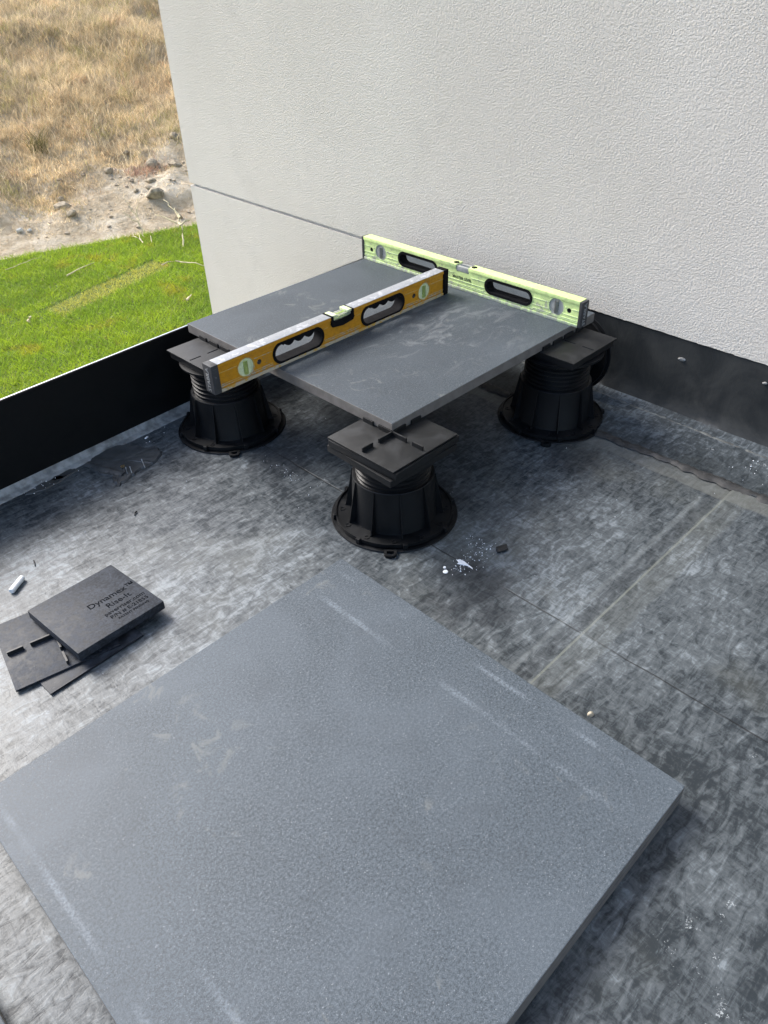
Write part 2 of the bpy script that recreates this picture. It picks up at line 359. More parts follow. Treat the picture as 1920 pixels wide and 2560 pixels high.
def ragged_strip(name, pts, wid, z, h, jit, mat, parent=None, seed=1):
    """A strip of sealant along a polyline with uneven edges and a rounded top."""
    r = random.Random(seed); vs, fs = [], []
    P = [Vector((*q, 0)) for q in pts]; N = []
    seglen = .006
    for a, b in zip(P[:-1], P[1:]):
        n = max(2, int((b - a).length / seglen)); N += [a.lerp(b, i / n) for i in range(n)]
    N.append(P[-1]); j1 = j2 = 0.
    for i, q in enumerate(N):
        d = (N[min(i + 1, len(N) - 1)] - N[max(i - 1, 0)]).normalized(); s = Vector((-d.y, d.x, 0))
        j1 = j1 * .75 + r.uniform(-1, 1) * jit * .6; j2 = j2 * .75 + r.uniform(-1, 1) * jit * .6
        zz = h * (1 + r.uniform(-.35, .35)); mo = r.uniform(-.2, .2) * wid
        for off, k in ((-wid / 2 + j1, 0), (-wid / 4 + j1 * .7, .8), (mo * .3, 1), (wid / 4 + j2 * .7, .75), (wid / 2 + j2, 0)):
            vs.append(q + s * off + Vector((0, 0, z + zz * k * (1 + r.uniform(-.2, .2)))))
    for i in range(len(N) - 1):
        for k in range(4): fs.append((i * 5 + k, i * 5 + k + 1, i * 5 + 6 + k, i * 5 + 5 + k))
    me = bpy.data.meshes.new(name); me.from_pydata(vs, [], fs)
    for f in me.polygons: f.use_smooth = True
    return link(name, me, mat, parent)

# ---------------------------------------------------------------- terrain
def hs(x, y): return (x - 3.17) * .29 + (y - 11.5) * .957 + .012 * (x - 3.17) ** 2 - .03 * (x - 3.17)
def vnoise(x, y, f, seed):
    r = np.random.default_rng(seed); T = r.random((64, 64)); xs, ys = x * f, y * f
    xi, yi = np.floor(xs).astype(int), np.floor(ys).astype(int); fx, fy = xs - xi, ys - yi
    fx, fy = fx * fx * (3 - 2 * fx), fy * fy * (3 - 2 * fy)
    g = lambda i, j: T[i % 64, j % 64]
    return (g(xi, yi) * (1 - fx) + g(xi + 1, yi) * fx) * (1 - fy) + (g(xi, yi + 1) * (1 - fx) + g(xi + 1, yi + 1) * fx) * fy
def hz(x, y):
    x = np.asarray(x, float); y = np.asarray(y, float); s = hs(x, y); sp = np.maximum(s, 0)
    far = np.minimum(sp, 90)
    z = -3.0 - .03 * np.clip(s * 12, 0, 1) + .3 * far - .0007 * far ** 2
    k = np.clip(sp, 0, 1)
    return z + k * ((vnoise(x, y, 1.1, 3) - .5) * .28 + (vnoise(x, y, 3.3, 4) - .5) * .11 + (vnoise(x, y, 9, 5) - .5) * .05)
def grid(name, xs, ys, zf, mat):
    X, Y = np.meshgrid(xs, ys, indexing='ij'); Z = zf(X, Y); nx, ny = X.shape
    co = np.stack([X, Y, Z], -1).reshape(-1, 3); i = np.arange(nx * ny).reshape(nx, ny)
    q = np.stack([i[:-1, :-1], i[1:, :-1], i[1:, 1:], i[:-1, 1:]], -1).reshape(-1, 4)
    me = bpy.data.meshes.new(name); me.vertices.add(len(co)); me.vertices.foreach_set('co', co.ravel()); me.loops.add(q.size); me.loops.foreach_set('vertex_index', q.ravel().astype(np.int32))
    me.polygons.add(len(q)); me.polygons.foreach_set('loop_start', np.arange(0, q.size, 4, dtype=np.int32)); me.polygons.foreach_set('loop_total', np.full(len(q), 4, dtype=np.int32)); me.update(); me.validate()
    for f in me.polygons: f.use_smooth = True
    return link(name, me, mat)
xs = np.concatenate([np.linspace(-400, -12, 24), np.linspace(-10, -1, 20), np.linspace(-.9, 12, 190), np.linspace(12.2, 24, 30), np.linspace(30, 400, 24)])
ys = np.concatenate([np.linspace(-400, -10, 18), np.linspace(-8, 9, 20), np.linspace(9.1, 22, 200), np.linspace(22.3, 60, 40), np.linspace(70, 500, 20)])
tag(grid('ground', xs, ys, lambda X, Y: np.where(hs(X, Y) > -.02, hz(X, Y), -3.03), 'hill_soil'), kind='structure')
bx = np.concatenate([np.linspace(-60, -4, 12), np.linspace(-3, 9, 80), np.linspace(9.5, 60, 12)])
vs, fs = [], []
for i, x in enumerate(bx):
    ylo, yhi = -60., 11.5
    for _ in range(30): yhi -= float(hs(x, yhi)) / .957
    yhi += .035 * (float(vnoise(np.array(x), np.array(0.), 2.3, 9)) - .5)
    vs += [(x, -60, -3.0), (x, min(4, yhi - 1), -3.0), (x, yhi, -3.0), (x, yhi + .01, -3.07)]
    if i:
        for k in range(3): fs.append(((i - 1) * 4 + k, i * 4 + k, i * 4 + k + 1, (i - 1) * 4 + k + 1))
me = bpy.data.meshes.new('lawn'); me.from_pydata(vs, [], fs); tag(link('lawn', me, 'lawn_soil'), kind='structure')

def blades(name, P, H, lean, wid, tint, mat, segs):
    n = len(P); an = rng.uniform(0, 2 * np.pi, n); d = np.stack([np.cos(an), np.sin(an), np.zeros(n)], -1)
    la = rng.uniform(0, 2 * np.pi, n); ld = np.stack([np.cos(la), np.sin(la), np.zeros(n)], -1) * (lean * H)[:, None]
    upv = np.array([0, 0, 1.])
    a = P - d * wid[:, None] / 2; b = P + d * wid[:, None] / 2; tip = P + ld + upv * H[:, None]
    if segs == 1:
        V = np.stack([a, b, tip], 1).reshape(-1, 3); per = 3; F = np.arange(n * 3).reshape(-1, 3)
    else:
        m = P + ld * .3 + upv * (H * .6)[:, None]; ma, mb = m - d * wid[:, None] * .38, m + d * wid[:, None] * .38
        V = np.stack([a, b, ma, mb, tip], 1).reshape(-1, 3); per = 5; o = (np.arange(n) * 5)[:, None]
        F = np.concatenate([o + [0, 1, 3], o + [0, 3, 2], o + [2, 3, 4]], 0)
    me = bpy.data.meshes.new(name); me.vertices.add(len(V)); me.vertices.foreach_set('co', V.ravel()); me.loops.add(F.size); me.loops.foreach_set('vertex_index', F.ravel().astype(np.int32))
    me.polygons.add(len(F)); me.polygons.foreach_set('loop_start', np.arange(0, F.size, 3, dtype=np.int32)); me.polygons.foreach_set('loop_total', np.full(len(F), 3, dtype=np.int32))
    at = me.attributes.new('tint', 'FLOAT_COLOR', 'POINT'); C = np.concatenate([np.repeat(tint, per, 0), np.ones((n * per, 1))], 1); at.data.foreach_set('color', C.ravel().astype(np.float32))
    me.update(); return link(name, me, mat)
# short lawn grass
n = 230000; X = rng.uniform(-.6, 7.6, n); Y = rng.uniform(5.6, 12.2, n); ok = hs(X, Y) < -.01 + .035 * rng.standard_normal(n) + .10 * (vnoise(X, Y, 3.1, 17) - .55); X, Y = X[ok], Y[ok]; n = len(X)
big = vnoise(X, Y, .9, 11); med = vnoise(X, Y, 4, 12); cl = vnoise(X, Y, 11, 13)
strip_u = ((X - 2.78) * .966 + (Y - 8.92) * .26); strip_v = (-(X - 2.78) * .26 + (Y - 8.92) * .966)
strip = (strip_u > 0) & (strip_u < 2.02) & (abs(strip_v) < .20 + .03 * (med - .5))
seam = (abs(strip_v - .23) < .03) & (strip_u > -.6) & (strip_u < 2.1)
col = np.stack([.195 + .11 * med + .07 * big, .305 + .10 * med + .08 * big, .025 + .012 * cl], -1) * rng.uniform(.65, 1.35, (n, 1))
col[strip] = (np.array([.52, .50, .10]) * rng.uniform(.7, 1.25, (strip.sum(), 1))); dry = rng.random(n) < .035; col[dry] = np.array([.34, .30, .12])
H = (.050 + .030 * cl) * rng.uniform(.7, 1.25, n); H[strip] *= .6; H[seam] *= .35; worn = vnoise(X, Y, 2.1, 19) * vnoise(X, Y, 7, 20) > .50; col[worn] *= np.array([1.25, .95, 1.1])
tag(blades('lawn_grass', np.stack([X, Y, np.full(n, -3.005)], -1), H, rng.uniform(.4, 1.7, n), rng.uniform(.007, .012, n), col, 'lawn_blade', 1), 'bright green mown lawn grass below the roof edge', 'grass', kind='stuff')
# dry hillside grass
def wedge(m, t0, t1, a0=15., a1=38.):
    tt = np.sqrt(rng.uniform(t0 * t0, t1 * t1, m)); aa = np.radians(rng.uniform(a0, a1, m)); return -.77 + tt * np.sin(aa), -.775 + tt * np.cos(aa)
nc = 9000; cx, cy = wedge(nc, 13.3, 27.); cs = hs(cx, cy); edge = 1.55 + .28 * np.clip(cx - 4, 0, 4) + 1.1 * (vnoise(cx, cy, .9, 21) - .5)
keep = (cs > edge) | ((cs > edge - .7) & (rng.random(nc) < .22)) | ((cs > .3) & (rng.random(nc) < .03)); cx, cy, cs, edge = cx[keep], cy[keep], cs[keep], edge[keep]; nc = len(cx)
per = rng.integers(14, 52, nc); idx = np.repeat(np.arange(nc), per); n = len(idx); rad = rng.uniform(.05, .20, nc)
X = cx[idx] + rng.standard_normal(n) * rad[idx]; Y = cy[idx] + rng.standard_normal(n) * rad[idx]
pal = 1.27 * np.array([[.60, .475, .285], [.52, .415, .25], [.66, .545, .35], [.40, .325, .22], [.34, .285, .205], [.34, .31, .12], [.50, .34, .20]]); pw = np.array([.27, .22, .20, .10, .09, .07, .05]); ci = rng.choice(7, nc, p=pw / pw.sum())
zone = vnoise(cx, cy, .55, 31); ci = np.where((zone > .60) & (rng.random(nc) < .45), rng.choice([3, 4, 5], nc), ci)
col = pal[ci][idx] * rng.uniform(.65, 1.3, (n, 1)) * (.85 + .3 * rng.random((nc, 1)))[idx]
hh = rng.uniform(.07, .24, nc) * np.clip(.55 + .25 * (cs - edge), .4, 1.15); H = hh[idx] * rng.uniform(.5, 1.25, n)
tag(blades('dry_grass', np.stack([X, Y, hz(X, Y) - .01], -1), H, rng.uniform(.4, 1.7, n), rng.uniform(.005, .010, n), col, 'dry_blade', 2), 'dry straw coloured grass covering the hillside', 'grass', kind='stuff')
# taller pale seed stalks
n = 3000; X, Y = wedge(n, 14.5, 27.); ok = hs(X, Y) > 2.0 + 1.2 * (vnoise(X, Y, .9, 21) - .5); X, Y = X[ok], Y[ok]; n = len(X)
tag(blades('seed_stalks', np.stack([X, Y, hz(X, Y)], -1), rng.uniform(.18, .42, n), rng.uniform(.05, .5, n), rng.uniform(.005, .009, n), np.array([.78, .66, .44]) * rng.uniform(.7, 1.2, (n, 1)), 'dry_blade', 2), 'pale upright seed stalks among the dry hillside grass', 'grass', kind='stuff')
# low litter on the bare bank
n = 9000; X, Y = wedge(n, 13., 18.); ok = (hs(X, Y) > .25); X, Y = X[ok], Y[ok]; n = len(X); col = np.array([.52, .42, .27]) * rng.uniform(.5, 1.3, (n, 1))
tag(blades('straw_litter', np.stack([X, Y, hz(X, Y) - .005], -1), rng.uniform(.01, .05, n), rng.uniform(1., 4., n), rng.uniform(.006, .015, n), col, 'dry_blade', 1), 'short straw litter scattered on the bare bank', 'straw', kind='stuff')

def rock_mesh(seed, sub=2):
    bm = bmesh.new(); bmesh.ops.create_icosphere(bm, subdivisions=sub, radius=1); r = random.Random(seed)
    cuts = [(Vector((r.uniform(-1, 1), r.uniform(-1, 1), r.uniform(-.6, 1))).normalized(), r.uniform(.55, .85)) for _ in range(7)]
    for q in bm.verts:
        for nrm, dd in cuts:
            e = q.co.dot(nrm) - dd
            if e > 0: q.co -= nrm * e * .9
        q.co *= 1 + r.uniform(-.05, .05)
    me = from_bm(bm, 'rock'); return me
ROCKS = [(7.335, 12.915, .13, 'brown stone at the top right of the bare bank beside the wall corner'), (6.616, 12.66, .17, 'broad flat brown stone above the reddish weeds on the bank'),
 (6.897, 12.33, .15, 'knobbly brown stone below the top stone by the wall corner'), (5.812, 12.693, .11, 'lone dark stone in the middle of the bare bank'),
 (6.221, 12.09, .12, 'grey stone half sunk in pale soil above the big boulder'), (5.98, 11.589, .19, 'largest grey boulder on the pale soil near the wall'),
 (4.815, 12.622, .08, 'small dark stone at the lower edge of the dry grass'), (4.642, 12.25, .15, 'flat dark stone lying on the left of the bank'),
 (4.619, 11.931, .11, 'dark wedge stone just above the lawn edge strip'), (6.011, 10.985, .08, 'small dark stone at the lawn edge beside the wall'),
 (5.847, 11.942, .06, 'pebble sized stone left of the grey boulder'), (6.086, 11.937, .07, 'little round stone directly above the big boulder'),
 (6.482, 13.253, .07, 'small dark stone at the dry grass fringe'), (6.025, 13.062, .06, 'tiny stone beneath the dry grass fringe')]
for i, (x, y, r, lab) in enumerate(ROCKS):
    o = link('rock', rock_mesh(40 + i), 'rock', loc=(x, y, float(hz(x, y)) + r * .15), rot=(0, 0, i * 1.3)); o.scale = (r, r * .8, r * .62); tag(o, lab, 'stone', 'stones on the bare bank')
for i, (x, y, r, lab) in enumerate([(3.782, 12.046, .07, 'larger white stone low on the left of the bank'), (3.90, 11.98, .045, 'smaller white stone low on the left of the bank')]):
    o = link('pale_rock', rock_mesh(70 + i), 'rock_pale', loc=(x, y, float(hz(x, y)) + r * .2)); o.scale = (r, r * .6, r * .6); tag(o, lab, 'stone', 'white stones on the bank')
n = 130; X, Y = wedge(n * 3, 13.3, 16.5, 20, 36); ok = (hs(X, Y) > .12) & (hs(X, Y) < 2.6); X, Y = X[ok][:n], Y[ok][:n]
bm = bmesh.new()
for i in range(len(X)):
    r = rng.uniform(.012, .04); m4 = Matrix.Translation((X[i], Y[i], float(hz(X[i], Y[i])) + r * .2)) @ Matrix.Rotation(rng.uniform(0, 6), 4, 'Z') @ Matrix.Diagonal((r * 1.3, r, r * .7, 1))
    bmesh.ops.create_icosphere(bm, subdivisions=1, radius=1, matrix=m4)
for q in bm.verts: q.co += Vector((rng.uniform(-.006, .006), rng.uniform(-.006, .006), rng.uniform(-.004, .004)))
tag(link('bank_gravel', from_bm(bm, 'gravel'), 'bank_clod'), 'small gravel scattered over the bare bank', 'gravel', kind='stuff')

def stem(name, lab, base, tips, r0, cat='twig', group='dry stems on the lawn'):
    """Dry branching stem: base -> list of tips (3D), slightly wavy."""
    r = random.Random(int(base[0] * 1000)); b = Vector(base); paths = []
    for t3 in tips:
        a = b if not isinstance(t3, tuple) or len(t3) == 3 else Vector(t3[3:6]); e = Vector(t3[:3]); pts = []
        for k in range(6):
            q = a.lerp(e, k / 5)
            if 0 < k < 5: q += Vector((r.uniform(-1, 1), r.uniform(-1, 1), r.uniform(-.3, 1))) * .025
            pts.append((q, r0 * (1 - .75 * k / 5)))
        paths.append(pts)
    tag(link(name, tube_mesh(paths, name), 'twig'), lab, cat, group)
z0 = -2.96
stem('dry_stem', 'pale forked dry stem standing on the lawn beside the wall', (5.33, 9.84, -3), [(5.55, 10.15, -2.66), (5.66, 10.45, -2.60, 5.49, 10.07, -2.75), (5.30, 10.45, -2.62, 5.49, 10.07, -2.75), (5.78, 10.15, -2.72, 5.49, 10.07, -2.75), (5.52, 10.5, -2.45, 5.55, 10.15, -2.66)], .016)
stem('dry_stem', 'thin branching dry stem at the lawn edge in front of pale soil', (5.19, 10.74, -3), [(5.25, 10.95, -2.72), (5.20, 11.15, -2.45, 5.24, 10.9, -2.78), (5.42, 11.05, -2.45, 5.25, 10.95, -2.72), (5.05, 11.0, -2.60, 5.22, 10.85, -2.84)], .010)
stem('dry_stem', 'short crossed dry stem lying just inside the lawn edge', (4.97, 10.40, z0), [(5.11, 10.78, -2.92), (4.92, 10.62, -2.90, 5.03, 10.55, -2.95)], .011)
stem('dry_stem', 'tiny upright straw right of the crossed stem', (5.07, 10.3, z0), [(5.14, 10.44, -2.90)], .009)
stem('dry_stem', 'long straight straw lying across the middle of the lawn', (3.49, 9.98, z0), [(3.99, 10.09, -2.93)], .012)
stem('dry_stem', 'curved dry stem on the lawn reaching to the wall edge', (4.62, 9.30, z0), [(4.80, 9.20, -2.92), (5.05, 8.72, -2.95, 4.80, 9.20, -2.92)], .012)
stem('dry_stem', 'long faint straw near the left end of the lawn edge', (3.0, 10.9, z0), [(3.55, 10.95, -2.94)], .007)
stem('leaf_scrap', 'small pale yellow leaf scrap on the lower left lawn', (2.40, 8.80, z0 + .02), [(2.44, 8.89, z0 + .03)], .022, 'leaf', 'scraps on the lawn')
stem('leaf_scrap', 'pale leaf scrap on the lawn close to the wall', (4.10, 7.86, z0 + .02), [(4.20, 7.92, z0 + .03)], .018, 'leaf', 'scraps on the lawn')
# a green-brown weed tuft
m = 60; wx, wy = 5.246 + rng.standard_normal(m) * .07, 14.037 + rng.standard_normal(m) * .07
tag(blades('weed_tuft', np.stack([wx, wy, hz(wx, wy)], -1), rng.uniform(.2, .42, m), rng.uniform(.3, .9, m), rng.uniform(.012, .02, m), np.array([.17, .15, .06]) * rng.uniform(.7, 1.3, (m, 1)), 'dry_blade', 2), 'single dark olive weed tuft at the left of the dry grass', 'weed')
m = 160; wx, wy = 6.35 + rng.standard_normal(m) * .22, 12.45 + rng.standard_normal(m) * .14
tag(blades('reddish_weeds', np.stack([wx, wy, hz(wx, wy)], -1), rng.uniform(.05, .16, m), rng.uniform(.5, 1.6, m), rng.uniform(.01, .016, m), np.array([.42, .27, .19]) * rng.uniform(.7, 1.3, (m, 1)), 'dry_blade', 2), 'low reddish weeds among the stones on the bank', 'weed')

# ---------------------------------------------------------------- building: wall, roof edge, roof
WY, WX = 1.707, .728
xw = lambda y: WX - .0186 * (WY - y)
def wbox(bm, d0, d1, y0, y1, z0, z1, ny=1, jit=0.):
    """Block behind the wall face: d = depth behind the face."""
    ysn = np.linspace(y0, y1, ny + 1); V = []
    for y in ysn:
        for d, z in ((d0, z0), (d1, z0), (d1, z1), (d0, z1)):
            jj = rng.uniform(-jit, jit) if (z == z0 and d == d0) else 0
            V.append(bm.verts.new((xw(y) + d, y, z + jj)))
    for i in range(ny):
        for k in range(4): bm.faces.new((V[i * 4 + k], V[i * 4 + (k + 1) % 4], V[i * 4 + 4 + (k + 1) % 4], V[i * 4 + 4 + k]))
    bm.faces.new(V[:4]); bm.faces.new(V[-4:])
wall = tag(empty('stucco_wall', (xw(0), 0, .172)), 'tall off-white textured stucco wall behind the raised paver', 'wall')
off = -Vector(wall.location)
def wpart(name, mat, *boxes):
    bm = bmesh.new()
    for b_ in boxes: wbox(bm, *b_)
    o = link(name, from_bm(bm, name), mat, wall); o.location = off; return o
wpart('upper_panel', 'stucco', (0., .05, -7., WY, .172, 6.2, 900, .0007))
wpart('lower_panel', 'stucco', (0., .05, .652, WY - .002, -3.1, .163, 200, .0005))
wpart('backing', 'facade', (.0505, 6., -6.9, WY - .03, -3.1, 6.1))
wpart('reveal', 'facade', (.0085, .0502, .66, WY - .012, .160, .175))

py = lambda x: .632 + .05 * (x + .24)
# roof deck
bm = bmesh.new(); x0 = -5.
ring = [(x0, py(x0)), (x0, -6.), (xw(-6.) + .003, -6.), (xw(.64) + .003, py(.70))]
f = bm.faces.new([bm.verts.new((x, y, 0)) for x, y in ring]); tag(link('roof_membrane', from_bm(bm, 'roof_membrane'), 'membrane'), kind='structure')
# overlapping sheet on the right of the lap seam
bm = bmesh.new(); r = random.Random(5); V0, V1 = [], []
for k in range(241):
    x = -3. + (3.53) * k / 240; yy = -.4005 + r.uniform(-.0006, .0006); V0.append(bm.verts.new((x, yy, .0026))); V1.append(bm.verts.new((x, yy + .0012, .0004)))
A, B_ = bm.verts.new((.53, -5.9, .0026)), bm.verts.new((-3., -5.9, .0026))
for k in range(240): bm.faces.new((V0[k], V0[k + 1], V1[k + 1], V1[k]))
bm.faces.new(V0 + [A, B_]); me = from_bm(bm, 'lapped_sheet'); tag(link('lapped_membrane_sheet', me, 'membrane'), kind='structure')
# base flashing: lies on the roof, curves up the wall
bm = bmesh.new(); r = random.Random(9); prof = [(-.178, .0008), (-.176, .0045), (-.10, .0048), (-.036, .0052), (-.022, .0060), (-.010, .0105), (-.003, .022), (.0015, .045), (.0022, .10), (.0025, .176)]
ysn = np.linspace(-5.9, py(.69) - .002, 420); P = []
for y in ysn:
    e = r.uniform(-.0012, .0012); row = []
    for i, (d, z) in enumerate(prof):
        row.append(bm.verts.new((xw(y) + d + (e if i < 2 else 0) + (.0012 * math.sin(y * 23 + i) if 3 <= i <= 7 else 0), y, z)))
    P.append(row)
for i in range(len(P) - 1):
    for k in range(len(prof) - 1): bm.faces.new((P[i][k], P[i + 1][k], P[i + 1][k + 1], P[i][k + 1]))
fl = link('base_flashing', from_bm(bm, 'base_flashing', True), 'flashing'); tag(fl, 'dark grey rubber flashing turned up the foot of the stucco wall', 'flashing')
o = ragged_strip('sealant_bead', [(.517, -5.8), (.517, -.9), (.519, -.45), (.515, -.2), (.517, .0), (.518, .3), (.52, .6)], .024, .0022, .0042, .006, 'sealant_dark', seed=3); o.parent = fl
o = ragged_strip('caulk_line', [(.648, -.42), (.652, -.3), (.655, -.2), (.658, -.08), (.663, .12), (.668, .4)], .010, .0040, .0018, .0042, 'sealant_grey', seed=4); o.parent = fl
# building below the terrace
bm = bmesh.new(); vv = [(x0, py(x0) + .0035), (x0, -6.), (xw(-6.) - .01, -6.), (xw(.64) - .004, py(.69) + .0035)]
lo = [bm.verts.new((x, y, -3.05)) for x, y in vv]; hi = [bm.verts.new((x, y, -.006)) for x, y in vv]
bm.faces.new(lo); bm.faces.new(hi)
for k in range(4): bm.faces.new((lo[k], lo[(k + 1) % 4], hi[(k + 1) % 4], hi[k]))
tag(link('lower_storey', from_bm(bm, 'lower_storey'), 'facade'), 'rendered storey below the roof terrace', 'building')
# roof edge upstand
par = tag(empty('roof_edge_upstand', (-.24, py(-.24), 0)), 'low black upstand along the roof edge above the lawn', 'parapet'); poff = -Vector(par.location)
def ppart(name, mat, prof, x0=-5., x1=None, n=60, jit=0., seed=1):
    bm = bmesh.new(); r = random.Random(seed); x1 = xw(.66) - .003 if x1 is None else x1; rows = []
    for x in np.linspace(x0, x1, n): rows.append([bm.verts.new((x, py(x) + d + r.uniform(-jit, jit) * (i > 0), z + r.uniform(-jit, jit) * .3 * (i > 0) - (.013 * max(x, 0.) if z > .15 else 0))) for i, (d, z) in enumerate(prof)])
    m = len(prof)
    for i in range(n - 1):
        for k in range(m): bm.faces.new((rows[i][k], rows[i + 1][k], rows[i + 1][(k + 1) % m], rows[i][(k + 1) % m]))
    bm.faces.new(rows[0]); bm.faces.new(rows[-1])
    o = link(name, from_bm(bm, name, False), mat, par); o.location = poff; return o
ppart('face_panel', 'parapet_black', [(0, -.004), (.0, .186), (.0045, .186), (.0045, -.004)])
ppart('metal_edge', 'bare_metal', [(.0022, .1863), (.0022, .1872), (.0056, .1872), (.0056, .1863)])
ppart('fascia', 'flat_black', [(.005, -.30), (.005, .1855), (.008, .1855), (.008, -.30)])
ppart('sealant_fillet', 'sealant_pale', [(-.001, .016), (-.004, .010), (-.010, .0045), (-.020, .002), (-.024, -.001), (-.001, -.001)], -2.5, .60, 420, .0011, 3)
# torn patch of membrane by the roof edge
bm = bmesh.new(); r = random.Random(12)
outl = [(-.292, .600), (-.272, .615), (-.215, .618), (-.196, .600), (-.178, .565), (-.160, .545), (-.163, .520), (-.190, .500), (-.226, .498), (-.262, .487), (-.290, .480), (-.290, .500), (-.282, .518), (-.296, .545), (-.302, .575)]
pts = []
for i in range(len(outl)):
    a, b = Vector(outl[i]), Vector(outl[(i + 1) % len(outl)])
    for k in range(5): q = a.lerp(b, k / 5); pts.append((q.x + r.uniform(-.0025, .0025), q.y + r.uniform(-.0025, .0025)))
cxp, cyp = -.235, .555
O = [bm.verts.new((x, y, .0006)) for x, y in pts]; I = [bm.verts.new((cxp + (x - cxp) * .95, cyp + (y - cyp) * .95, .0042 + r.uniform(-.0012, .0012))) for x, y in pts]; Cn = bm.verts.new((cxp, cyp, .004))
J = [bm.verts.new((cxp + (x - cxp) * .55, cyp + (y - cyp) * .55, .0042 + r.uniform(-.001, .001))) for x, y in pts]
for k in range(len(pts)):
    k2 = (k + 1) % len(pts); bm.faces.new((O[k], O[k2], I[k2], I[k])); bm.faces.new((I[k], I[k2], J[k2], J[k])); bm.faces.new((J[k], J[k2], Cn))
pt = tag(empty('membrane_patch', (cxp, cyp, 0)), 'ragged dark grey sealant patch on the roof by the black upstand', 'patch')
o = link('patch_sheet', from_bm(bm, 'patch', True), 'patch_grey', pt); o.location = (-cxp, -cyp, 0)
o = ragged_strip('patch_fold', [(-.296, .598), (-.283, .560), (-.268, .522), (-.262, .505)], .022, .003, .004, .003, 'patch_grey', pt, 6); o.location = (-cxp, -cyp, 0)
link('eyelet', lathe([(.0025, 0), (.0042, 0), (.0042, .001), (.0025, .001), (.0025, 0)], 20), 'brass', pt, (-.252 - cxp, .528 - cyp, .0075))
for i, (xa, ya, xb, yb) in enumerate([(-.250, .520, -.258, .500), (-.243, .516, -.250, .497), (-.212, .522, -.222, .493)]):
    link('sealant_string', tube_mesh([[((xa - cxp, ya - cyp, .0078), .0016), (((xa + xb) / 2 - cxp, (ya + yb) / 2 - cyp, .0068), .0009), ((xb - cxp, yb - cyp, .005), .0012)]], 'string'), 'sealant_pale', pt)
# small stains of sealant left of the patch
for i, (x, y, w_, lab) in enumerate([(-.385, .592, .05, 'flat grey sealant smear on the roof left of the ragged patch'), (-.345, .600, .03, 'gritty sealant smear right beside the ragged patch')]):
    bm = bmesh.new(); r = random.Random(30 + i); ps = [(x + w_ * math.cos(a) * r.uniform(.75, 1.1), y + .012 * math.sin(a) * r.uniform(.7, 1.2) + .05 * w_ * math.cos(a)) for a in np.linspace(0, 2 * math.pi, 28, endpoint=False)]
    O = [bm.verts.new((a, b, .0004)) for a, b in ps]; I = [bm.verts.new((x + (a - x) * .9, y + (b - y) * .9, .0022)) for a, b in ps]; bm.faces.new(I)
    for k in range(28): bm.faces.new((O[k], O[(k + 1) % 28], I[(k + 1) % 28], I[k]))
    tag(link('sealant_smear', from_bm(bm, 'smear'), 'patch_grey'), lab, 'sealant', 'sealant smears by the upstand')

# ---------------------------------------------------------------- pavers
def paver(lab, loc, rz, top, name='stone_paver', s=.61, t_=.02):
    bm = bmesh.new(); add_box(bm, (0, 0, 0), (s, s, t_), .0011)
    for f in bm.faces: f.material_index = 0 if f.normal.z > .5 else 1
    me = bpy.data.meshes.new(name); bm.to_mesh(me); bm.free()
    return tag(link(name, me, [top, 'paver_side'], loc=loc, rot=(0, 0, rz)), lab, 'paver')
PT = .208
paver('square grey paver raised on black pedestals with two levels on it', (.002, .002, PT - .02), 0, 'paver_wiped')
paver('square grey paver in the foreground, on top of its stack', (-.7697, -.6475, .0185), math.radians(.19), 'paver_marked')
paver('lower grey paver directly under the foreground paver', (-.7705, -.6470, .0), math.radians(.10), 'paver_wiped', t_=.0183)
paver('grey paver whose corner edge just enters the bottom left corner', (-.848 - .61, -.70, .0005), 0, 'paver_wiped')

# ---------------------------------------------------------------- pedestals
ribs_me = None
def rib_mesh():
    bm = bmesh.new(); w_ = .0016
    prof = [(.068, .010), (.0925, .010), (.0905, .016), (.0760, .094), (.066, .094)]
    a = [bm.verts.new((x, -w_ / 2, z)) for x, z in prof]; b = [bm.verts.new((x, w_ / 2, z)) for x, z in prof]
    bm.faces.new(a); bm.faces.new(b[::-1]); n = len(prof)
    for k in range(n): bm.faces.new((a[k], a[(k + 1) % n], b[(k + 1) % n], b[k]))
    return from_bm(bm, 'rib')
RIB = rib_mesh()
BASE = lathe([(.058, .0), (.116, .0), (.1175, .0015), (.1165, .0032), (.060, .0036)], 96, 'base_disc')
FLANGE = lathe([(.058, .0042), (.108, .0042), (.1092, .0052), (.1092, .0128), (.1068, .0128), (.1062, .0098), (.060, .0098)], 96, 'flange')
COLUMN = lathe([(.0790, .0095), (.0780, .012), (.0742, .0945), (.0734, .0955), (.0690, .0955), (.0685, .088)], 72, 'column')
zz = [(.058, .088)]
k = 0; z = .0885
while z < .158:
    zz += [(.0645, z), (.0682, z + .0022), (.0682, z + .0048), (.0645, z + .0070)]; z += .0095
zz += [(.058, z)]
THREAD = lathe(zz, 72, 'thread')
HOLE = lathe([(.0028, .0), (.0054, .0), (.0054, .0012), (.0032, .0012), (.0028, -.0006), (.0, -.0006)], 20, 'bolt_boss')
def lug_mesh():
    return fill2d([[(0, -.011), (.010, -.011), (.0155, -.008), (.0175, -.003), (.0175, .003), (.0155, .008), (.010, .011), (0, .011)], [(.004, -.006), (.004, .006), (.0105, .006), (.013, .003), (.013, -.003), (.0105, -.006)]], .006, 'lug')
LUG = lug_mesh()
def clip_mesh():
    bm = bmesh.new(); add_box(bm, (-.0035, -.004, 0), (.0035, .004, .010), .0008); return from_bm(bm, 'clip')
CLIP = clip_mesh()
def bend_tab(w_=.003, l_=.03, h_=.0085):
    bm = bmesh.new(); add_box(bm, (0, -w_ / 2, -.002), (l_, w_ / 2, h_), .0005); return from_bm(bm, 'tab')
